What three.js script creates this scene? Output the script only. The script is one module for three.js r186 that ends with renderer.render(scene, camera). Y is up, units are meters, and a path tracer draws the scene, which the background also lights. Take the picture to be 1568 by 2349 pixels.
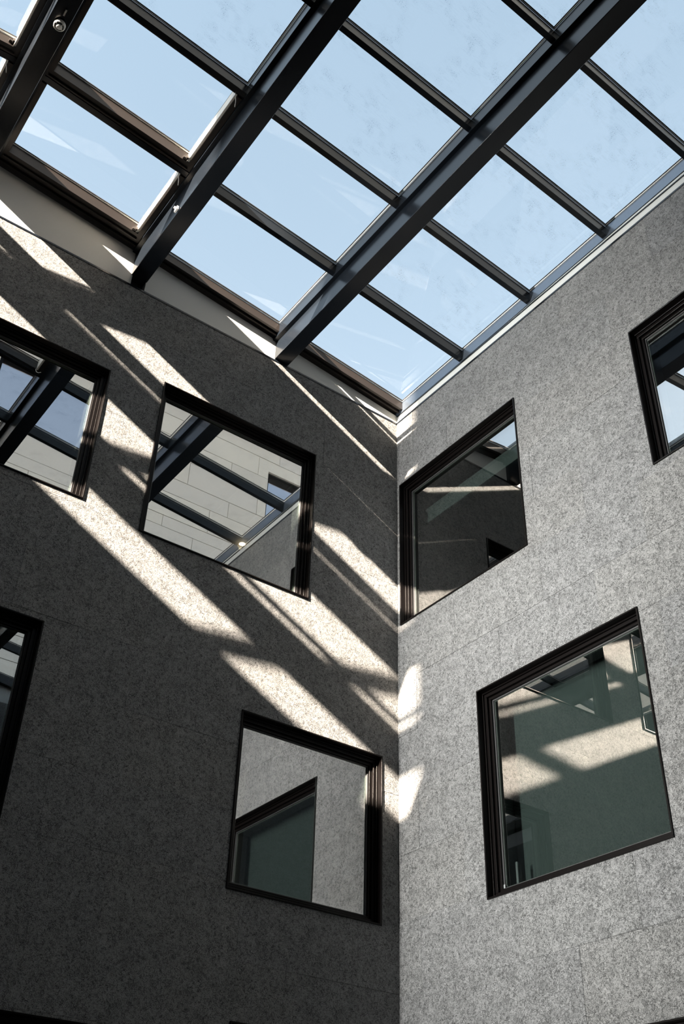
import * as THREE from 'three';
import { RoundedBoxGeometry } from 'three/addons/geometries/RoundedBoxGeometry.js';
import { mergeGeometries } from 'three/addons/utils/BufferGeometryUtils.js';

// ---------------------------------------------------------------- camera, sky, sun, exposure
// x = 0 is the bright wall on the right, z = 0 the dark wall on the left; they meet in the corner at the origin.
// Heights are measured from the photographer's eye, EYE metres above the floor.
const EYE = 1.6, H = (y) => y + EYE;
const scene = new THREE.Scene();
const camera = new THREE.PerspectiveCamera(2 * Math.atan(1174.5 / 2439.71) * 180 / Math.PI, 1568 / 2349, 0.05, 400);
camera.position.set(-6, EYE, 7.4617);
camera.rotation.set(0.6407, -0.6126, 0.0339, 'YXZ');

const SKY_LEVEL = 2.36;
const SUN = new THREE.Vector3(-2.51, 1.28, 1).normalize();          // towards the sun
// clear, slightly hazy winter sky with a wide solar corona (CIE standard general sky 12), blue away from the sun and white around it and at the horizon
const skyMap = (() => {
  const W = 1024, R = 512, d = new Float32Array(W * R * 4), level = SKY_LEVEL;
  const blue = [0.78, 1.03, 1.3], haze = [0.93, 1.01, 1.08], corona = [1.1, 0.99, 0.84];
  for (let r = 0; r < R; r++) for (let c = 0; c < W; c++) {
    const up = ((r + 0.5) / R - 0.5) * Math.PI, round = ((c + 0.5) / W - 0.5) * 2 * Math.PI;
    const x = Math.cos(round) * Math.cos(up), y = Math.sin(up), z = Math.sin(round) * Math.cos(up), e = Math.max(y, 0.02);
    const chi = Math.acos(Math.min(1, Math.max(-1, x * SUN.x + y * SUN.y + z * SUN.z)));
    const gradation = 1 - Math.exp(-0.32 / e), indicatrix = 1 + 10 * (Math.exp(-3 * chi) - Math.exp(-3 * Math.PI / 2)) + 0.45 * Math.cos(chi) ** 2;
    const L = level * gradation * indicatrix, h = Math.min(1, Math.pow(1 - e, 1.15) * 1.15), w = 1 - Math.exp(-Math.max(0, indicatrix - 1.1) / 3.2);
    for (let k = 0; k < 3; k++) { const base = blue[k] + (haze[k] - blue[k]) * h; d[(r * W + c) * 4 + k] = L * (base + (corona[k] - base) * w); }
    d[(r * W + c) * 4 + 3] = 1;
  }
  const t = new THREE.DataTexture(d, W, R, THREE.RGBAFormat, THREE.FloatType);
  t.mapping = THREE.EquirectangularReflectionMapping; t.magFilter = t.minFilter = THREE.LinearFilter; t.needsUpdate = true;
  return t;
})();
scene.background = skyMap;

const sun = new THREE.DirectionalLight(new THREE.Color().setRGB(1, 0.82, 0.66), 112);
sun.name = 'sun';
sun.position.copy(SUN).multiplyScalar(60);
sun.castShadow = true;
sun.shadow.mapSize.set(4096, 4096);
Object.assign(sun.shadow.camera, { left: -22, right: 22, top: 22, bottom: -22, near: 1, far: 140 });
scene.add(sun, sun.target);

const FILL_LAMP = 540;                                                     // candela of each added, unseen fill lamp
const renderer = new THREE.WebGLRenderer({ antialias: true });
renderer.toneMapping = THREE.LinearToneMapping;
renderer.toneMappingExposure = 1.0;
renderer.shadowMap.enabled = true;

// ---------------------------------------------------------------- helpers
let seed = 20240611;
const rnd = () => { seed = (seed + 0x6d2b79f5) | 0; let t = Math.imul(seed ^ (seed >>> 15), 1 | seed); t = (t + Math.imul(t ^ (t >>> 7), 61 | t)) ^ t; return ((t ^ (t >>> 14)) >>> 0) / 4294967296; };
const range = (a, b) => a + (b - a) * rnd();
const rgb = (r, g, b) => new THREE.Color().setRGB(r, g, b);

// a six-sided solid from its eight corners: bottom 0-3 (counter-clockwise seen from above), top 4-7
function hexa(c) {
  const faces = [[3, 2, 1, 0], [4, 5, 6, 7], [0, 1, 5, 4], [1, 2, 6, 5], [2, 3, 7, 6], [3, 0, 4, 7]];
  const pos = [], uv = [], idx = [], e1 = new THREE.Vector3(), e2 = new THREE.Vector3(), v = c.map((p) => new THREE.Vector3(...p));
  faces.forEach((f, k) => {
    const o = v[f[0]];
    e1.subVectors(v[f[1]], o); e2.subVectors(v[f[3]], o);
    const l1 = e1.length(), l2 = e2.length();
    [[0, 0], [l1, 0], [l1, l2], [0, l2]].forEach(([a, b], i) => { const p = v[f[i]]; pos.push(p.x, p.y, p.z); uv.push(a, b); });
    idx.push(k * 4, k * 4 + 1, k * 4 + 2, k * 4, k * 4 + 2, k * 4 + 3);
  });
  const g = new THREE.BufferGeometry();
  g.setAttribute('position', new THREE.Float32BufferAttribute(pos, 3));
  g.setAttribute('uv', new THREE.Float32BufferAttribute(uv, 2));
  g.setIndex(idx);
  const n = g.toNonIndexed(); n.computeVertexNormals(); return n;
}
// box between two corners
const box = (x0, x1, y0, y1, z0, z1) => hexa([[x0, y0, z1], [x1, y0, z1], [x1, y0, z0], [x0, y0, z0], [x0, y1, z1], [x1, y1, z1], [x1, y1, z0], [x0, y1, z0]]);
function rbox(x0, x1, y0, y1, z0, z1, r = 0.004, s = 2) {
  const g = new RoundedBoxGeometry(Math.abs(x1 - x0), Math.abs(y1 - y0), Math.abs(z1 - z0), s, r);
  g.translate((x0 + x1) / 2, (y0 + y1) / 2, (z0 + z1) / 2);
  const n = g.index ? g.toNonIndexed() : g; n.clearGroups(); return n;
}
function mesh(name, geos, mat, parent) {
  const g = Array.isArray(geos) ? (geos.length > 1 ? mergeGeometries(geos) : geos[0]) : geos;
  const m = new THREE.Mesh(g, mat);
  m.name = name; m.castShadow = m.receiveShadow = true;
  parent.add(m);
  return m;
}
const used = new Map();
const numbered = (n) => { const k = used.get(n) ?? 0; used.set(n, k + 1); return k ? n + '_' + String(k).padStart(3, '0') : n; };
function structure(name) { const g = new THREE.Group(); g.name = name; g.userData.kind = 'structure'; scene.add(g); return g; }
function thing(name, label, category, [x, y, z] = [0, 0, 0], group) {
  const g = new THREE.Group(); g.name = numbered(name); g.position.set(x, y, z);
  g.userData = { label, category }; if (group) g.userData.group = group;
  scene.add(g); return g;
}

// ---------------------------------------------------------------- materials
function dataTexture(w, h, fill, srgb) {
  const d = new Uint8Array(w * h * 4); fill(d, w, h);
  const t = new THREE.DataTexture(d, w, h);
  t.wrapS = t.wrapT = THREE.RepeatWrapping; t.magFilter = THREE.LinearFilter; t.minFilter = THREE.LinearMipmapLinearFilter; t.generateMipmaps = true;
  if (srgb) t.colorSpace = THREE.SRGBColorSpace;
  t.needsUpdate = true; return t;
}
// periodic value noise on a grid of n cells
function noiseGrid(n) {
  const g = new Float32Array(n * n).map(() => rnd());
  return (u, v) => {
    const x = ((u % 1) + 1) % 1 * n, y = ((v % 1) + 1) % 1 * n, i = Math.floor(x), j = Math.floor(y), a = x - i, b = y - j;
    const s = a * a * (3 - 2 * a), t = b * b * (3 - 2 * b), at = (p, q) => g[(q % n) * n + (p % n)];
    return (at(i, j) * (1 - s) + at(i + 1, j) * s) * (1 - t) + (at(i, j + 1) * (1 - s) + at(i + 1, j + 1) * s) * t;
  };
}
// wood-wool board: a felt of curled shavings bound with cement, 2.4 m a side; the height field is the pile of shavings
const WOOL = 2048, WOOL_M = 1.2;
const woolHeight = (() => {
  const cv = document.createElement('canvas'); cv.width = cv.height = WOOL;
  const c = cv.getContext('2d');
  c.fillStyle = 'rgb(18,18,18)'; c.fillRect(0, 0, WOOL, WOOL);
  c.lineCap = 'round';
  const N = 64000;
  for (let k = 0; k < N; k++) {
    const level = k / N, g = Math.round(40 + 150 * level + range(-28, 28) + (rnd() < 0.12 ? 45 : 0));
    c.strokeStyle = `rgb(${g},${g},${g})`;
    c.lineWidth = range(1.2, 2.7);
    const x = rnd() * WOOL, y = rnd() * WOOL, a = rnd() * 6.283, L = range(22, 74), b = range(-0.8, 0.8), d = range(-0.6, 0.6);
    const x1 = x + Math.cos(a) * L * 0.4, y1 = y + Math.sin(a) * L * 0.4, x2 = x1 + Math.cos(a + b) * L * 0.35, y2 = y1 + Math.sin(a + b) * L * 0.35, x3 = x2 + Math.cos(a + b + d) * L * 0.35, y3 = y2 + Math.sin(a + b + d) * L * 0.35;
    for (const ox of x < 70 ? [0, WOOL] : x > WOOL - 70 ? [0, -WOOL] : [0]) for (const oy of y < 70 ? [0, WOOL] : y > WOOL - 70 ? [0, -WOOL] : [0]) {
      c.beginPath(); c.moveTo(x + ox, y + oy); c.bezierCurveTo(x1 + ox, y1 + oy, x2 + ox, y2 + oy, x3 + ox, y3 + oy); c.stroke();
    }
  }
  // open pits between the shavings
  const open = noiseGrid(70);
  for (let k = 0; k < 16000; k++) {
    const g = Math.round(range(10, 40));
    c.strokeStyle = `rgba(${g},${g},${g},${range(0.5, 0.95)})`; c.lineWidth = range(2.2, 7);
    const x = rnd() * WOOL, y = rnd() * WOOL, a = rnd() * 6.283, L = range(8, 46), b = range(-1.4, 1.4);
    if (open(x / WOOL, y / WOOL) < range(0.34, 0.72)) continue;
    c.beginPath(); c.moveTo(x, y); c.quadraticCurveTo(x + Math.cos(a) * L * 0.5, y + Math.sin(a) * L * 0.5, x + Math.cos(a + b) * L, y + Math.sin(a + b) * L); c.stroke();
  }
  // shavings lying over the pits
  for (let k = 0; k < 4500; k++) {
    const g = Math.round(range(175, 235));
    c.strokeStyle = `rgb(${g},${g},${g})`; c.lineWidth = range(1.2, 2.8);
    const x = rnd() * WOOL, y = rnd() * WOOL, a = rnd() * 6.283, L = range(16, 60), b = range(-1.2, 1.2);
    c.beginPath(); c.moveTo(x, y); c.quadraticCurveTo(x + Math.cos(a) * L * 0.5, y + Math.sin(a) * L * 0.5, x + Math.cos(a + b) * L, y + Math.sin(a + b) * L); c.stroke();
  }
  return c.getImageData(0, 0, WOOL, WOOL).data;
})();
const coarse = noiseGrid(14), middle = noiseGrid(60);
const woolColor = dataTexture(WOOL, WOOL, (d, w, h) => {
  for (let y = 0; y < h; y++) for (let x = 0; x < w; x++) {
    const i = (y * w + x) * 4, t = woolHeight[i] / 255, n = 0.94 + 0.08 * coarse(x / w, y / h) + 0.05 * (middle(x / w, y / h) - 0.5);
    const s = Math.min(1, Math.max(0, (t - 0.1) / 0.5)), k = (76 + 140 * s * (2 - s)) * n;  // low spots darkened: the shade inside the pits is put into the colour
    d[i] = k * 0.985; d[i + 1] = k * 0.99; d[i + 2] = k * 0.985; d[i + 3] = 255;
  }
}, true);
const woolBump = dataTexture(WOOL, WOOL, (d, w, h) => { for (let i = 0; i < w * h * 4; i += 4) { d[i] = d[i + 1] = d[i + 2] = woolHeight[i]; d[i + 3] = 255; } });
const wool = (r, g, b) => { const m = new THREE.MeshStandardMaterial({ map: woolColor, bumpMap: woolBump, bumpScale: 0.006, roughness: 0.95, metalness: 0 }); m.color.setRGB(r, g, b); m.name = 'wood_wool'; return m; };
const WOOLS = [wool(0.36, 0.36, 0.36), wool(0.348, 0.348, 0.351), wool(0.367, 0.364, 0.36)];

const std = (name, color, roughness, metalness = 0, more = {}) => { const m = new THREE.MeshPhysicalMaterial({ color, roughness, metalness, ...more }); m.name = name; return m; };
const M = {
  joint: std('joint_black', rgb(0.02, 0.02, 0.022), 0.9),
  steel: std('roof_steel_paint', rgb(0.0055, 0.0075, 0.0105), 0.24, 0, { specularIntensity: 0.6 }),
  bronze: std('bronze_anodised', rgb(0.021, 0.0168, 0.015), 0.36, 0.4),
  frame: std('window_frame_bronze', rgb(0.003, 0.0024, 0.0023), 0.28, 0, { specularIntensity: 0.25 }),
  trim: std('painted_trim', rgb(0.38, 0.385, 0.37), 0.5),
  spacer: std('aluminium_spacer', rgb(0.82, 0.82, 0.8), 0.4),
  darkSpacer: std('dark_spacer', rgb(0.06, 0.07, 0.06), 0.4),
  edge: std('edge_bar_anodised', rgb(0.12, 0.145, 0.18), 0.26, 0.7),
  seal: std('rubber_seal', rgb(0.012, 0.012, 0.013), 0.6),
  cream: std('cream_strip', rgb(0.78, 0.76, 0.7), 0.45),
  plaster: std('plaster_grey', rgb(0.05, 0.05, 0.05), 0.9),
  floor: std('floor_screed', rgb(0.06, 0.06, 0.062), 0.7),
  paving: std('pale_paving', rgb(0.1, 0.1, 0.1), 0.9),
  roofing: std('zinc_flashing', rgb(0.16, 0.165, 0.17), 0.5, 0.5),
  blind: std('blind_fabric', rgb(0.052, 0.066, 0.063), 0.95),
  white: std('white_plastic', rgb(0.75, 0.72, 0.68), 0.4),
  glow: std('downlight_glow', rgb(0.9, 0.8, 0.7), 0.5, 0, { emissive: rgb(1, 0.75, 0.5), emissiveIntensity: 4 }),
  lens: std('lamp_lens', rgb(0.9, 0.88, 0.84), 0.3, 0, { emissive: rgb(1, 0.95, 0.86), emissiveIntensity: 6 }),
  grey: std('grey_plastic', rgb(0.16, 0.17, 0.17), 0.45),
  dark: std('dark_plastic', rgb(0.02, 0.02, 0.02), 0.5),
};
const coated = new THREE.MeshPhysicalMaterial({ color: rgb(0.84, 0.9, 0.88), roughness: 0, transmission: 1, thickness: 0, ior: 5.0 }); coated.name = 'coated_glass';
const inner = new THREE.MeshPhysicalMaterial({ color: rgb(0.92, 0.95, 0.94), roughness: 0, transmission: 1, thickness: 0, ior: 2.0 }); inner.name = 'inner_glass';
// roof glass carries dust specks and rain-washed streaks of dirt
const dirt = dataTexture(1024, 1024, (d, w, h) => {
  const big = noiseGrid(5), mid = noiseGrid(24), fine = noiseGrid(400), st = noiseGrid(120);
  for (let y = 0; y < h; y++) for (let x = 0; x < w; x++) {
    const u = x / w, v = y / h, i = (y * w + x) * 4;
    const area = Math.max(0, big(u, v) - 0.38) * 1.7, patch = Math.max(0, mid(u * 0.6 + 0.3 * v, v) - 0.45) * 1.6;
    const speck = Math.max(0, fine(u * 0.55, v) - 0.74) * 3.6, streak = Math.max(0, st(u * 0.25, v) - 0.62) * 0.5;
    const a = Math.min(0.45, area * (patch * speck * 0.7 + 0.035 * patch + streak * 0.16));
    d[i] = 255 * (1 - a); d[i + 1] = 255 * (1 - a * 0.92); d[i + 2] = 255 * (1 - a * 0.84); d[i + 3] = 255;
  }
}, true);
const roofGlass = (k) => {
  const m = new THREE.MeshPhysicalMaterial({ color: rgb(0.86, 0.9, 0.92), roughness: 0, transmission: 1, thickness: 0, ior: 1.6 });
  if (k) { m.map = dirt; }
  m.name = 'roof_glass'; return m;
};
const ROOF_GLASS = roofGlass(1), ROOF_GLASS_CLEAN = roofGlass(0);

// ---------------------------------------------------------------- dimensions
const LEFT_END = -10.89, BACK = 9.95, RIDGE = -5.3, TRIM = 8.466;
// under side of the glazing bars: right slope falls to the bright wall, left slope falls away from the ridge
const under = (x, z) => H((x > RIDGE ? 8.59 - 0.109 * x : 8.77 - 0.109 * RIDGE + 0.109 * (x - RIDGE)) + 0.011 * z);
const DEPTH = 0.135;                                                  // glazing bar depth, glass lies on top
// solid that follows the roof slope
function sloped(x0, x1, lo, hi, z0, z1) {
  const y = (x, z, d) => under(x, z) + d;
  return hexa([[x0, y(x0, z1, lo), z1], [x1, y(x1, z1, lo), z1], [x1, y(x1, z0, lo), z0], [x0, y(x0, z0, lo), z0], [x0, y(x0, z1, hi), z1], [x1, y(x1, z1, hi), z1], [x1, y(x1, z0, hi), z0], [x0, y(x0, z0, hi), z0]]);
}

// windows: along the wall (a0..a1) and up (b0..b1), outer edge of the black flange
const WIN_L = [[-2.993, -1.127, 5.553, 7.396], [-1.759, -0.197, 2.619, 4.17], [-5.12, -3.5535, 5.643, 7.213], [-5.5, -3.652, 2.51, 4.3545], [-4.3, -2.44, -0.35, 1.5], [-1.62, -0.06, 0.11, 1.675]];
const WIN_R = [[0.052, 1.912, 5.65, 7.49], [1.13, 3.002, 2.622, 4.465], [3.389, 4.95, 5.648, 7.21], [2.0, 3.86, -0.33, 1.514]];

// ---------------------------------------------------------------- walls of wood-wool boards
const minus = (r, w) => {   // rectangle r = [a0,a1,b0,b1] without w
  const [a0, a1, b0, b1] = r, [c0, c1, d0, d1] = w;
  if (c0 >= a1 || c1 <= a0 || d0 >= b1 || d1 <= b0) return [r];
  const out = [], lo = Math.max(b0, d0), hi = Math.min(b1, d1);
  if (d0 > b0) out.push([a0, a1, b0, d0]);
  if (d1 < b1) out.push([a0, a1, d1, b1]);
  if (c0 > a0) out.push([a0, c0, lo, hi]);
  if (c1 < a1) out.push([c1, a1, lo, hi]);
  return out;
};
const without = (r, wins) => wins.reduce((list, w) => list.flatMap((q) => minus(q, w)), [r]);
// board faces: quads in the wall plane (front) with their edges going back; side 'L' is z = front, 'R' is x = front
function boardGeometry(rects, front, back, side, ou, ov, flip) {
  const pos = [], uv = [], nor = [];
  const P = (a, b, d) => (side === 'L' ? [a, H(b), d] : side === 'R' ? [-d, H(b), a] : side === 'B' ? [a, H(b), BACK - d] : [LEFT_END + d, H(b), a]);
  const quad = (p, n, t) => { for (const k of [0, 1, 2, 0, 2, 3]) { pos.push(...p[k]); nor.push(...n); uv.push(...t[k]); } };
  const N = { L: [0, 0, 1], R: [-1, 0, 0], B: [0, 0, -1], E: [1, 0, 0] }[side];
  for (const [a0, a1, b0, b1] of rects) {
    const T = (a, b) => [(flip ? -a : a) / WOOL_M + ou, b / WOOL_M + ov];
    const ring = side === 'L' || side === 'E' ? [[a0, b0], [a1, b0], [a1, b1], [a0, b1]] : [[a1, b0], [a0, b0], [a0, b1], [a1, b1]];
    const q = side === 'E' ? [ring[1], ring[0], ring[3], ring[2]] : side === 'R' ? [ring[1], ring[0], ring[3], ring[2]] : ring;
    quad(q.map(([a, b]) => P(a, b, front)), N, q.map(([a, b]) => T(a, b)));
    for (let k = 0; k < 4; k++) {
      const [p, r] = [q[k], q[(k + 1) % 4]], A = P(...p, front), B = P(...r, front), C = P(...r, back), D = P(...p, back);
      const n = new THREE.Vector3().subVectors(new THREE.Vector3(...D), new THREE.Vector3(...A)).cross(new THREE.Vector3().subVectors(new THREE.Vector3(...B), new THREE.Vector3(...A))).normalize();
      quad([A, D, C, B], n.toArray(), [T(...p), T(p[0], p[1] + 0.02), T(r[0], r[1] + 0.02), T(...r)]);
    }
  }
  const g = new THREE.BufferGeometry();
  g.setAttribute('position', new THREE.Float32BufferAttribute(pos, 3));
  g.setAttribute('normal', new THREE.Float32BufferAttribute(nor, 3));
  g.setAttribute('uv', new THREE.Float32BufferAttribute(uv, 2));
  return g;
}
const ROW = 0.5788, ROW0 = 2.1, COL = 1.165, GAP = 0.0008;
function boards(parent, side, wins, evenAt, from, to, low) {
  for (let r = Math.floor((low - ROW0) / ROW); r < 11; r++) {
    const b0 = Math.max(ROW0 + r * ROW, -EYE), b1 = Math.min(ROW0 + (r + 1) * ROW, TRIM);
    if (b1 - b0 < 0.02) continue;
    const shift = evenAt + (((r % 2) + 2) % 2 ? COL / 2 : 0);
    for (let k = Math.floor((from - shift) / COL); ; k++) {
      const a0 = Math.max(shift + k * COL, from), a1 = Math.min(shift + (k + 1) * COL, to);
      if (shift + k * COL >= to - 0.01) break;
      if (a1 - a0 < 0.01) continue;
      const rects = without([a0 + GAP, a1 - GAP, b0 + GAP, b1 - GAP], wins).filter((q) => q[1] - q[0] > 0.004 && q[3] - q[2] > 0.004);
      if (!rects.length) continue;
      const proud = range(-0.0015, 0.0015);
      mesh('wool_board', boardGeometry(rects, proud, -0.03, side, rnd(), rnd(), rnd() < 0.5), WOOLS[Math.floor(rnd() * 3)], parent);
    }
  }
}
const wallLeft = structure('wall_left'), wallRight = structure('wall_right');
const FLOORS = [-1.6, 1.75, 4.75, 7.75];
// masonry behind the boards
mesh('backing', without([LEFT_END - 0.3, 0.3, -EYE, TRIM], WIN_L.map(([a, b, c, d]) => [a + 0.01, b - 0.01, c + 0.01, d - 0.01])).map(([a0, a1, b0, b1]) => box(a0, a1, H(b0), H(b1), -0.3, -0.012)), M.joint, wallLeft);
mesh('backing', without([-0.3, BACK + 0.3, -EYE, TRIM], WIN_R.map(([a, b, c, d]) => [a + 0.01, b - 0.01, c + 0.01, d - 0.01])).map(([a0, a1, b0, b1]) => box(0.012, 0.3, H(b0), H(b1), a0, a1)), M.joint, wallRight);
boards(wallLeft, 'L', WIN_L, -2.775, -8.0, 0, -0.3);
boards(wallRight, 'R', WIN_R, 1.457, 0, 8.0, -0.3);
// stretches nobody sees one board of
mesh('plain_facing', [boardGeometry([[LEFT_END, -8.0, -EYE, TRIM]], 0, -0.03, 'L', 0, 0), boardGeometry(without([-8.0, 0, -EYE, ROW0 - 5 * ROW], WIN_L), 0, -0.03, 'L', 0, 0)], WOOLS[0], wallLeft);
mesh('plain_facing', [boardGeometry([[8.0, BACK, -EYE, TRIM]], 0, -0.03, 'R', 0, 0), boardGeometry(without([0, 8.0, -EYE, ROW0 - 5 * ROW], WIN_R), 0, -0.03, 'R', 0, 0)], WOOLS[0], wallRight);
const wallBack = structure('wall_back'), wallEnd = structure('wall_end');
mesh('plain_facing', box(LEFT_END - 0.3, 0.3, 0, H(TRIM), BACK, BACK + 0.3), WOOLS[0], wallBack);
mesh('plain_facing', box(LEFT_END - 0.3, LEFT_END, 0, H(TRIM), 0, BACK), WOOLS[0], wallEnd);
const floor = structure('floor');
mesh('screed', box(LEFT_END - 0.3, 0.3, -0.3, 0, -0.3, BACK + 0.3), M.floor, floor);

const ground = structure('ground');
mesh('paving', box(-160, 160, -0.4, -0.3, -160, 160), M.paving, ground);

// ---------------------------------------------------------------- pale metal trim between boards and roof
const BEAMS = [
  // centre, underside at z = 0, rise per metre of z
  // then the cap rail carried above the glass: its under side and top, from the glass
  [-1.657, 8.484, 0.0135, 0.114, 0.164], [-3.465, 8.615, 0.022, 0.047, 0.174], [-5.3, 8.875, 0.011], [-7.415, 8.868, 0.011, 0.145, 0.319], [-9.23, 8.703, 0.011, 0.174, 0.223],
];
const BW = 0.09;
const trimLeft = structure('trim_1'), trimRight = structure('trim_2'), trimBack = structure('trim_3'), trimEnd = structure('trim_4');
{
  const edges = [0.02, ...BEAMS.map((b) => b[0]), LEFT_END];
  for (let k = 0; k < edges.length - 1; k++) {
    const x1 = edges[k] - (k ? BW - 0.01 : 0), x0 = edges[k + 1] + (k < edges.length - 2 ? BW - 0.01 : 0);
    for (const [z0, z1, p] of [[-0.25, -0.004, trimLeft], [BACK + 0.004, BACK + 0.25, trimBack]]) {
      const y = (x, z) => under(x, z) + 0.0, b = H(TRIM) - 0.002;
      mesh('trim_panel', hexa([[x0, b, z1], [x1, b, z1], [x1, b, z0], [x0, b, z0], [x0, y(x0, z1), z1], [x1, y(x1, z1), z1], [x1, y(x1, z0), z0], [x0, y(x0, z0), z0]]), M.trim, p);
    }
    // wall above the trim behind the beam ends
    if (k) for (const [z0, z1, p] of [[-0.25, -0.08, trimLeft], [BACK + 0.08, BACK + 0.25, trimBack]]) mesh('beam_pocket', box(edges[k] - 0.12, edges[k] + 0.12, H(TRIM), under(edges[k], z0) + 0.1, z0, z1), M.joint, p);
  }
  mesh('edge_profile', box(LEFT_END, 0, H(TRIM) - 0.016, H(TRIM) + 0.006, -0.25, 0.006), M.steel, trimLeft);
  mesh('trim_panel', hexa([[0.004, H(TRIM) - 0.002, BACK], [0.25, H(TRIM) - 0.002, BACK], [0.25, H(TRIM) - 0.002, -0.02], [0.004, H(TRIM) - 0.002, -0.02], [0.004, H(8.57) + 0.011 * BACK, BACK], [0.25, H(8.57) + 0.011 * BACK, BACK], [0.25, H(8.57), -0.02], [0.004, H(8.57), -0.02]]), M.trim, trimRight);
  mesh('edge_profile', box(-0.006, 0.25, H(TRIM) - 0.016, H(TRIM) + 0.006, 0.006, BACK), M.steel, trimRight);
  mesh('upper_gap', box(-0.006, 0.05, H(8.564), H(8.576), 0.006, BACK), M.steel, trimRight);
  mesh('trim_panel', box(LEFT_END - 0.25, LEFT_END + 0.004, H(TRIM) - 0.002, H(8.76), 0.005, BACK), M.trim, trimEnd);
}

// ---------------------------------------------------------------- glazed roof: beams, glazing bars, panes
const roof = structure('ceiling');
for (const [cx, yb, rise, railLo, railHi] of BEAMS) {
  const L = BACK + 0.36, top = under(cx, L / 2) + DEPTH - 0.01 - (cx === RIDGE ? 0 : 0), g = rbox(-BW, BW, 0, top - H(yb) - rise * L / 2, -L / 2, L / 2, 0.007, 2);
  const p = g.attributes.position;
  for (let i = 0; i < p.count; i++) p.setXYZ(i, p.getX(i) + cx, p.getY(i) + H(yb) + (p.getZ(i) + L / 2 - 0.14) * (p.getY(i) < 0.1 ? rise : 0.011) + (p.getY(i) < 0.1 ? 0 : (rise - 0.011) * L / 2), p.getZ(i) + L / 2 - 0.14);
  mesh('roof_beam', g, M.steel, roof);
  // raised cap rail above the glass, carried on studs
  if (railHi) mesh('cap_rail', sloped(cx - 0.04, cx + 0.04, DEPTH + railLo, DEPTH + railHi, 0, BACK), M.roofing, roof);
}
// bars carrying the panes along the flanks of the beams
for (const [cx] of BEAMS) for (const s of [-1, 1]) {
  const x = cx + s * BW, q = x + s * 0.042;
  mesh('side_bar', sloped(Math.min(x, q), Math.max(x, q), -0.03, DEPTH, -0.25, BACK), M.steel, roof);
}
// edge bars along the four walls
const BB = BW + 0.042, BAYS = [[-1.657 + BB, 0.0], [-3.465 + BB, -1.657 - BB], [-5.3 + BB, -3.465 - BB], [-7.415 + BB, -5.3 - BB], [-9.23 + BB, -7.415 - BB], [LEFT_END + 0.1, -9.23 - BB]];
mesh('edge_bar', [sloped(-0.003, 0.25, -0.012, DEPTH, -0.25, BACK)], M.edge, roof);
mesh('edge_bar', sloped(LEFT_END - 0.25, LEFT_END + 0.1, -0.03, DEPTH, 0, BACK), M.steel, roof);
mesh('edge_capping', sloped(LEFT_END - 0.25, LEFT_END + 0.1, DEPTH + 0.01, DEPTH + 0.19, 0, BACK), M.roofing, roof);
for (const [x0, x1] of BAYS) {
  mesh('edge_bar', [sloped(x0, x1, 0.02, DEPTH, 0.085, 0.114), sloped(x0, x1, 0.045, DEPTH, -0.25, 0.085)], M.bronze, roof);
  mesh('edge_lip', sloped(x0, x1, 0.012, 0.046, 0.035, 0.055), M.bronze, roof);
  mesh('edge_bar', sloped(x0, x1, -0.026, DEPTH, BACK - 0.1, BACK + 0.25), M.steel, roof);
}
// transoms and panes
const TZ = (k, x = 0) => 1.167 + 1.081 * (k - 1) - (x < -7.4 ? 0.05 : x < RIDGE ? 0.12 : 0);   // transom centres, a little nearer the dark wall on the far slope
const ROWS = 9;
BAYS.forEach(([x0, x1], bay) => {
  for (let k = 1; k < ROWS; k++) {
    mesh('transom', sloped(x0, x1, 0, DEPTH, TZ(k, x0) - 0.028, TZ(k, x0) + 0.028), M.steel, roof);
  }
  for (let k = 0; k < ROWS; k++) {
    if ((bay === 2 || bay === 3) && k < 2) continue;                  // opening vents, below
    const z0 = k ? TZ(k, x0) + 0.028 : 0.114, z1 = k < ROWS - 1 ? TZ(k + 1, x0) - 0.028 : BACK - 0.1;
    pane(roof, x0, x1, z0, z1, 0, k > 1 || (k && bay === 0) ? ROOF_GLASS : ROOF_GLASS_CLEAN);
  }
});
function pane(parent, x0, x1, z0, z1, lift, glass) {
  const g = new THREE.BufferGeometry(), y = (x, z) => under(x, z) + DEPTH + lift + 0.017, o = rnd() * 3, q = rnd() * 3;
  const v = [[x0, y(x0, z1), z1], [x1, y(x1, z1), z1], [x1, y(x1, z0), z0], [x0, y(x0, z0), z0]], t = [[x0, z1], [x1, z1], [x1, z0], [x0, z0]].map(([a, b]) => [a / 1.1 + o, b / 1.1 + q]);
  const order = [0, 2, 1, 0, 3, 2];
  g.setAttribute('position', new THREE.Float32BufferAttribute(order.flatMap((i) => v[i]), 3));
  g.setAttribute('uv', new THREE.Float32BufferAttribute(order.flatMap((i) => t[i]), 2));
  g.computeVertexNormals();
  const p = mesh('glass_pane', g, glass, parent);
  const a = 0.011, d = DEPTH + lift, s = (e, w, lo, hi) => [sloped(x0 + e, x1 - e, d + lo, d + hi, z0 + e, z0 + e + w), sloped(x0 + e, x1 - e, d + lo, d + hi, z1 - e - w, z1 - e), sloped(x0 + e, x0 + e + w, d + lo, d + hi, z0 + e, z1 - e), sloped(x1 - e - w, x1 - e, d + lo, d + hi, z0 + e, z1 - e)];
  mesh('spacer', s(0.001, a, 0.0, 0.016), M.spacer, p);
  mesh('seal', s(0.001 + a, 0.008, 0.008, 0.016), M.seal, p);
  return p;
}

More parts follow.
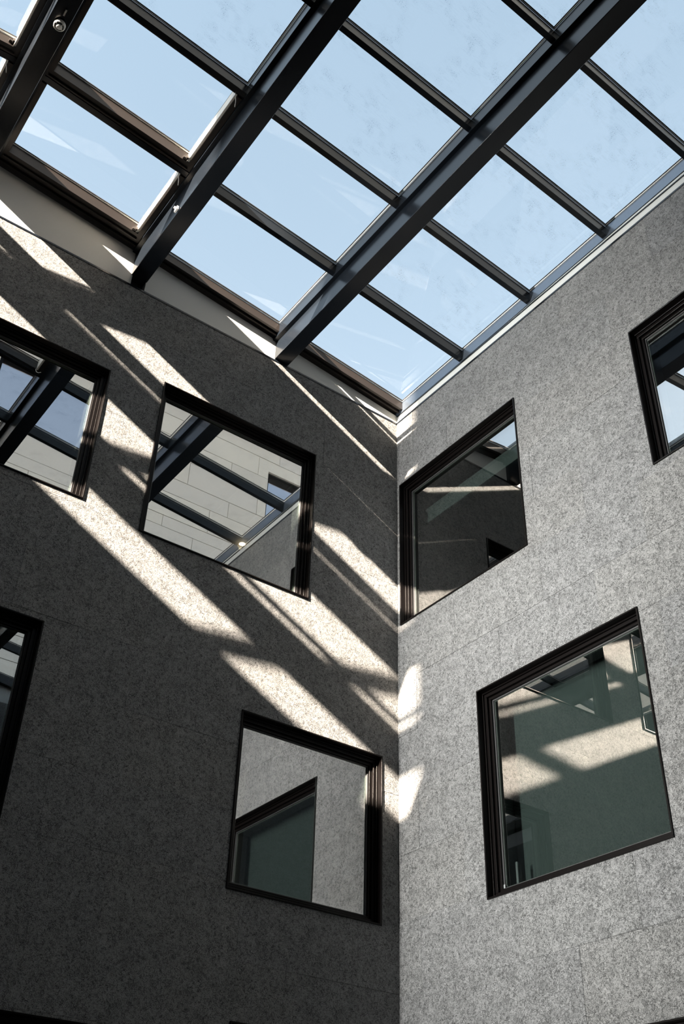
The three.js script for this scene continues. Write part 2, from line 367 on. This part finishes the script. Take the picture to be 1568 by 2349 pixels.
// ---------------------------------------------------------------- opening roof vents beside the ridge beam
function vent(label, x0, x1, k) {
  const z0 = k ? TZ(k, x0) + 0.028 : 0.114, z1 = TZ(k + 1, x0) - 0.028, far = x0 < RIDGE;
  const t = thing('roof_vent', label, 'roof window', [0, 0, 0], 'opening roof vents beside the ridge beam');
  const w = 0.09;
  mesh('frame_rail', sloped(x0, x1, 0.01, DEPTH + (far ? 0 : 0.02), z0 + 0.002, z0 + w), M.bronze, t);
  mesh('frame_rail', sloped(x0, x1, 0.03, DEPTH + (far ? 0 : 0.02), z1 - 0.03, z1 - 0.002), M.bronze, t);
  mesh('frame_stile', sloped(x1 - 0.055, x1 - 0.002, 0.01, DEPTH + 0.02, z0 + w, z1 - 0.03), M.bronze, t);
  mesh('frame_stile', sloped(x0 + 0.002, x0 + (far ? 0.012 : 0.05), 0.01, DEPTH + (far ? -0.01 : 0.02), z0 + w, z1 - 0.03), M.bronze, t);
  mesh('inner_lip', sloped(x0 + 0.02, x1 - 0.04, -0.014, 0.004, z0 + 0.02, z0 + 0.036), M.bronze, t);
  mesh('side_strip', sloped(x1 - 0.075, x1 - 0.056, 0.025, DEPTH + 0.025, z0 + 0.03, z1 - 0.025), M.cream, t);
  pane(t, x0 + (far ? 0.001 : 0.05), x1 - 0.056, z0 + w, z1 - 0.03, far ? 0 : 0.012, ROOF_GLASS_CLEAN);
  const yb = under(x1 - 0.07, z1) - 0.005;
  const curve = new THREE.CatmullRomCurve3([[x1 - 0.085, yb + 0.05, z1 - 0.02], [x1 - 0.07, yb - 0.005, z1 - 0.03], [x1 - 0.05, yb - 0.035, z1 - 0.055], [x1 - 0.03, yb - 0.05, z1 - 0.1]].map((p) => new THREE.Vector3(...p)));
  mesh('cable', new THREE.TubeGeometry(curve, 14, 0.004, 6), M.white, t);
  mesh('latch', [rbox(x1 - 0.13, x1 - 0.08, under(x1, z0) + 0.03, under(x1, z0) + 0.05, z0 + w, z0 + w + 0.03, 0.003, 1), rbox(x1 - 0.1, x1 - 0.08, under(x1, z0) + 0.02, under(x1, z0) + 0.06, z0 + w + 0.02, z0 + w + 0.05, 0.003, 1)], M.bronze, t);
}
vent('dark framed roof vent with pale side strip, right at the left wall', BAYS[2][0], BAYS[2][1], 0);
vent('dark framed roof vent with pale side strip, second from the left wall', BAYS[2][0], BAYS[2][1], 1);
vent('dark framed roof vent cut by the photo edge, left of the ridge beam', BAYS[3][0], BAYS[3][1], 0);
vent('dark framed roof vent in the top left corner of the photo', BAYS[3][0], BAYS[3][1], 1);

// ---------------------------------------------------------------- windows
let windowNumber = 0;
function windowIn(side, [a0, a1, b0, b1]) {
  const t = structure('window_' + (++windowNumber)), F = 0.115;
  const put = (a, b, c, d, near, far, r) => side === 'L' ? rbox(a, b, H(c), H(d), -far, -near, r ?? 0.003, 1) : rbox(near, far, H(c), H(d), a, b, r ?? 0.003, 1);
  // four members of one ring: inset e from the outer edge, width w, from depth near to depth far (negative is proud of the boards)
  const ring = (name, e, w, near, far, mat, parent = t) => {
    const A0 = a0 + e, A1 = a1 - e, B0 = b0 + e, B1 = b1 - e;
    mesh(name, put(A0, A1, B1 - w, B1, near, far), mat, parent); mesh(name, put(A0, A1, B0, B0 + w, near, far), mat, parent);
    mesh(name, put(A0, A0 + w, B0 + w, B1 - w, near, far), mat, parent); mesh(name, put(A1 - w, A1, B0 + w, B1 - w, near, far), mat, parent);
  };
  ring('flange', 0, 0.014, -0.014, 0.3, M.frame);
  ring('reveal', 0.014, 0.014, 0.045, 0.29, M.frame);
  ring('outer_frame', 0.028, 0.03, 0.06, 0.28, M.frame);
  ring('sash', 0.058, 0.026, 0.085, 0.27, M.frame);
  ring('glazing_bead', 0.084, 0.012, F - 0.012, 0.26, M.seal);
  const sheet = (name, d, mat) => {
    const w = a1 - a0 - 0.18, h = b1 - b0 - 0.18, g = new THREE.PlaneGeometry(w, h);
    const m = mesh(name, g, mat, t);
    if (side === 'L') m.position.set((a0 + a1) / 2, H((b0 + b1) / 2), -d); else { m.rotation.y = -Math.PI / 2; m.position.set(d, H((b0 + b1) / 2), (a0 + a1) / 2); }
    return m;
  };
  sheet('outer_pane', F, coated);
  sheet('inner_pane', F + 0.022, inner);
  ring('spacer', 0.094, 0.012, F + 0.002, F + 0.02, M.darkSpacer);
  return t;
}
for (const w of WIN_L) {
  const t = windowIn('L', w);
  if (w === WIN_L[1]) { mesh('sticker', rbox(-1.735, -1.7, H(2.68), H(2.72), -0.087, -0.084, 0.001, 1), M.white, t); mesh('sticker_print', rbox(-1.729, -1.706, H(2.686), H(2.714), -0.084, -0.0835, 0.0002, 1), M.dark, t); mesh('sticker_print', rbox(-1.7195, -1.7155, H(2.69), H(2.71), -0.0836, -0.083, 0.0002, 1), M.white, t); }
}
for (const w of WIN_R) {
  const t = windowIn('R', w);
  if (w === WIN_R[1]) { mesh('sticker', rbox(0.1, 0.103, H(2.715), H(2.745), 1.215, 1.232, 0.001, 1), M.grey, t); mesh('handle', rbox(0.16, 0.18, H(2.74), H(2.92), 1.3, 1.325, 0.006, 2), M.grey, t); }
}

// rooms behind the two walls
const rooms = structure('wall_rooms');
for (const [lo, hi] of [[-1.6, 1.95], [1.95, 4.9], [4.9, 8.4]]) {
  const y0 = H(lo), y1 = H(hi);
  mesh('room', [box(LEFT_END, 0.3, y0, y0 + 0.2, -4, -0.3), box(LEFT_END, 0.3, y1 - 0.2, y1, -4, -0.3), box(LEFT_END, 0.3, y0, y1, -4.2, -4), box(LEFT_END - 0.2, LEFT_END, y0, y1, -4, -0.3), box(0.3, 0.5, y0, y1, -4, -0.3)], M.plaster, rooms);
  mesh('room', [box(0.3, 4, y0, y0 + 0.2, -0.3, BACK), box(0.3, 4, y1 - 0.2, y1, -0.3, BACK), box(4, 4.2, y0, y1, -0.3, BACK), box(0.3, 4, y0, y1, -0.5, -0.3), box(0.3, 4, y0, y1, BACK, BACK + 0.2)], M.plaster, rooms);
}

// lamp in the ceiling of the room behind the dark wall, seen through the pane
{
  const t = thing('downlight', 'small lit ceiling downlight seen through the large window of the dark wall', 'lamp', [-0.31, H(8.2), -2.95]);
  const ringGeo = new THREE.TorusGeometry(0.042, 0.006, 10, 32); ringGeo.rotateX(Math.PI / 2);
  mesh('rim', ringGeo, M.white, t);
  const disc = new THREE.CylinderGeometry(0.038, 0.038, 0.006, 28); disc.translate(0, -0.003, 0);
  mesh('lamp_disc', disc, M.glow, t);
  const l = new THREE.PointLight(rgb(1, 0.75, 0.5), 0.2); l.position.set(0, -0.05, 0); l.castShadow = true; l.name = 'downlight_glow'; t.add(l);
}

// roller blinds drawn behind the windows of the bright wall
function blind([a0, a1, b0, b1], drop, label, tall) {
  const x = 0.3 + 0.02, t = thing('roller_blind', label, 'blind', [x, H(b0 + drop), (a0 + a1) / 2], 'roller blinds behind the windows of the bright wall');
  const w = (a1 - a0) / 2 - 0.05, h = tall ?? b1 - b0 - drop + 0.05;
  mesh('fabric', box(0, 0.002, 0, h, -w, w), M.blind, t);
  mesh('bottom_bar', rbox(-0.006, 0.008, -0.012, 0.02, -w, w, 0.004, 1), M.blind, t);
  const tube = new THREE.CylinderGeometry(0.03, 0.03, 2 * w, 20); tube.rotateX(Math.PI / 2); tube.translate(0.02, h, 0);
  mesh('roller', tube, M.blind, t);
}
blind(WIN_R[0], 1.42, 'raised roller blind behind the corner window of the bright wall', 0.17);
blind(WIN_R[1], 0.02, 'drawn grey green roller blind behind the lower window of the bright wall');

// ---------------------------------------------------------------- smoke detector under the ridge beam
{
  const z = 1.92, y = H(8.863 + 0.011 * z), t = thing('smoke_detector', 'round pale smoke detector under the dark ridge beam', 'smoke detector', [-5.285, y - 0.05, z]);
  const lathe = (pts) => new THREE.LatheGeometry(pts.map(([r, h]) => new THREE.Vector2(r, h)), 40);
  mesh('base', lathe([[0.0, 0.05], [0.05, 0.05], [0.052, 0.046], [0.052, 0.036], [0.046, 0.032], [0, 0.032]]), M.white, t);
  mesh('rim', lathe([[0.05, 0.03], [0.051, 0.022], [0.046, 0.016], [0.04, 0.016], [0.04, 0.03], [0.05, 0.03]]), M.white, t);
  mesh('chamber', lathe([[0.0, 0.032], [0.038, 0.032], [0.038, 0.016], [0.0, 0.016]]), M.dark, t);
  mesh('cap', lathe([[0.0, 0.02], [0.026, 0.02], [0.028, 0.012], [0.022, 0.002], [0.012, -0.002], [0, -0.003]]), M.white, t);
  for (let k = 0; k < 4; k++) { const g = rbox(0.022, 0.044, 0.012, 0.018, -0.003, 0.003, 0.001, 1); g.rotateY(k * Math.PI / 2 + 0.5); mesh('rib', g, M.white, t); }
  const p = thing('number_plate', 'small dark number plate beside the smoke detector', 'label', [-5.292, y + 0.0005, z + 0.125]);
  mesh('plate', rbox(-0.01, 0.01, -0.003, 0, -0.035, 0.035, 0.001, 1), M.dark, p);
  for (let k = 0; k < 6; k++) mesh('digit', box(-0.006, 0.006, -0.0042, -0.003, -0.03 + k * 0.0105, -0.024 + k * 0.0105), M.white, p);
}
// clip on the side of the beam by the vents
{
  const z = 0.98, y = H(8.62 + 0.024 * z), t = thing('beam_clip', 'small pale clip on the beam between two roof vents', 'clip', [-3.572, y, z]);
  mesh('plate', rbox(-0.012, 0.008, 0, 0.05, -0.03, 0.03, 0.003, 1), M.white, t);
  mesh('hook', rbox(-0.03, -0.01, 0.03, 0.045, -0.012, 0.012, 0.003, 1), M.white, t);
}

// ---------------------------------------------------------------- stone-clad building rising behind the roof; seen mirrored in the windows
const FZ = BACK + 0.4;
const STONES = [[0.72, 0.66, 0.57], [0.68, 0.625, 0.545], [0.75, 0.69, 0.595], [0.7, 0.645, 0.57]].map((c) => std('limestone', rgb(...c), 0.85));
const SF = (FZ + 0.115) / 9.115;                                      // heights were read for a plane 9 m away
{
  const t = thing('stone_building', 'stone clad building with wide windows, mirrored in the panes of the dark wall', 'building', [0, H(8.9), FZ]);
  const WEST = -25.35, EAST = 12, TOP = 44;
  const Y = (y) => y - 8.9;
  const wins = [[-9.5, -3.05, 14.9, 17.6], [-2.55, 0.95, 14.9, 16.6], [4.4, 8.2, 14.6, 16.65], [-3.4, -0.2, 10.6, 13.6], [-9.5, -4.0, 10.6, 13.6], [-9.5, -3.05, 19.2, 21.6], [-2.5, 1, 19.2, 21.6], [4.4, 8.2, 19.2, 21.6]];
  mesh('wall', without([WEST, EAST, 8.0, TOP], wins).map(([a0, a1, b0, b1]) => box(a0, a1, Y(b0), Y(b1), 0.06, 0.5)), M.joint, t);
  mesh('body', [box(WEST, EAST, Y(0), Y(TOP), 0.5, 9), box(WEST, EAST, Y(TOP), Y(TOP + 0.4), -0.1, 9.1)], STONES[1], t);
  const courses = [8.9, 9.5, 10.05, 10.6, 11.2, 11.75, 12.3, 12.9, 13.48, 13.8, 14.1, 14.75, 15.2, 15.85, 16.4, 16.98, 17.33, 17.9, 18.5, 19.1, 19.7, 20.3];
  for (let r = 0; r < courses.length - 1; r++) {
    let x = -9.2 + range(-0.8, 0.8);
    while (x < 9) {
      const w = range(1.5, 2.6), rects = without([x + 0.006, Math.min(x + w, 10) - 0.006, courses[r] + 0.007, courses[r + 1] - 0.007], wins).filter((q) => q[1] - q[0] > 0.03 && q[3] - q[2] > 0.03);
      const dz = range(-0.004, 0.004);
      if (rects.length) mesh('stone_slab', rects.map(([a0, a1, b0, b1]) => box(a0, a1, Y(b0), Y(b1), dz, 0.06)), STONES[Math.floor(rnd() * 4)], t);
      x += w;
    }
  }
  mesh('plain_stone', [...without([WEST, -9.2, 8.0, TOP], wins), ...without([-9.2, EAST, 20.3, TOP], wins), [9.4, EAST, 8, 20.3]].map(([a0, a1, b0, b1]) => box(a0, a1, Y(b0), Y(b1), 0.004, 0.06)), STONES[0], t);
  for (const [a0, a1, b0, b1] of wins) {
    const f = mesh('window', [box(a0, a0 + 0.09, Y(b0), Y(b1), 0.12, 0.45), box(a1 - 0.09, a1, Y(b0), Y(b1), 0.12, 0.45), box(a0, a1, Y(b0), Y(b0) + 0.09, 0.12, 0.45), box(a0, a1, Y(b1) - 0.09, Y(b1), 0.12, 0.45)], M.frame, t);
    mesh('pane', box(a0 + 0.09, a1 - 0.09, Y(b0) + 0.09, Y(b1) - 0.09, 0.2, 0.21), GLAZE(), f);
  }
}
function GLAZE() { return GLAZE.m ??= std('mirror_glazing', rgb(0.84, 0.84, 0.92), 0.02, 1.0); }

// ---------------------------------------------------------------- fill lamps added out of view on the far end wall to brighten the right wall
for (const [y, share, label] of [[0.6, 0.55, 'lowest of four added black fill lamps on the far end wall'], [2.6, 0.85, 'second lowest of four added black fill lamps on the far end wall'], [4.6, 1.05, 'second highest of four added black fill lamps on the far end wall'], [6.8, 1.25, 'highest of four added black fill lamps on the far end wall']]) {
  const t = thing('added_fill_lamp', label, 'added_fill_lamp', [LEFT_END, H(y), 0.42], 'added fill lamps on the end wall');
  const aim = new THREE.Vector3(0 - LEFT_END - 0.32, 0, 1.9 - 0.42).normalize();
  mesh('bracket', [rbox(0, 0.02, -0.12, 0.12, -0.05, 0.05, 0.004, 1), rbox(0.01, 0.2, -0.02, 0.02, -0.02, 0.02, 0.004, 1)], M.dark, t);
  const q = new THREE.Quaternion().setFromUnitVectors(new THREE.Vector3(0, 0, 1), aim);
  const shell = new THREE.LatheGeometry([[0, -0.16], [0.04, -0.16], [0.05, -0.1], [0.06, 0.02], [0.06, 0.05], [0.055, 0.05], [0.055, 0.03], [0, 0.03]].map(([r, h]) => new THREE.Vector2(r, h)), 32);
  shell.rotateX(Math.PI / 2); shell.applyQuaternion(q); shell.translate(0.32, 0, 0);
  mesh('housing', shell, M.dark, t);
  const lens = new THREE.CylinderGeometry(0.053, 0.053, 0.006, 32); lens.rotateX(Math.PI / 2); lens.translate(0, 0, 0.036); lens.applyQuaternion(q); lens.translate(0.32, 0, 0);
  mesh('lamp_lens', lens, M.lens, t);
  mesh('added_shield', rbox(0.42, 1.5, -0.4, 0.4, -0.042, -0.034, 0.002, 1), M.dark, t);   // added plate that keeps the fill light off the wall beside it
  const s = new THREE.SpotLight(rgb(1, 0.99, 0.955), FILL_LAMP * share, 0, 0.34, 0.7, 2);
  s.name = 'added_fill_beam';
  s.position.set(0.32, 0, 0).addScaledVector(aim, 0.08);
  s.target.position.copy(aim).multiplyScalar(11);
  s.castShadow = true; s.shadow.radius = 0.3; s.shadow.mapSize.set(2048, 2048);
  t.add(s, s.target);
}

renderer.render(scene, camera);
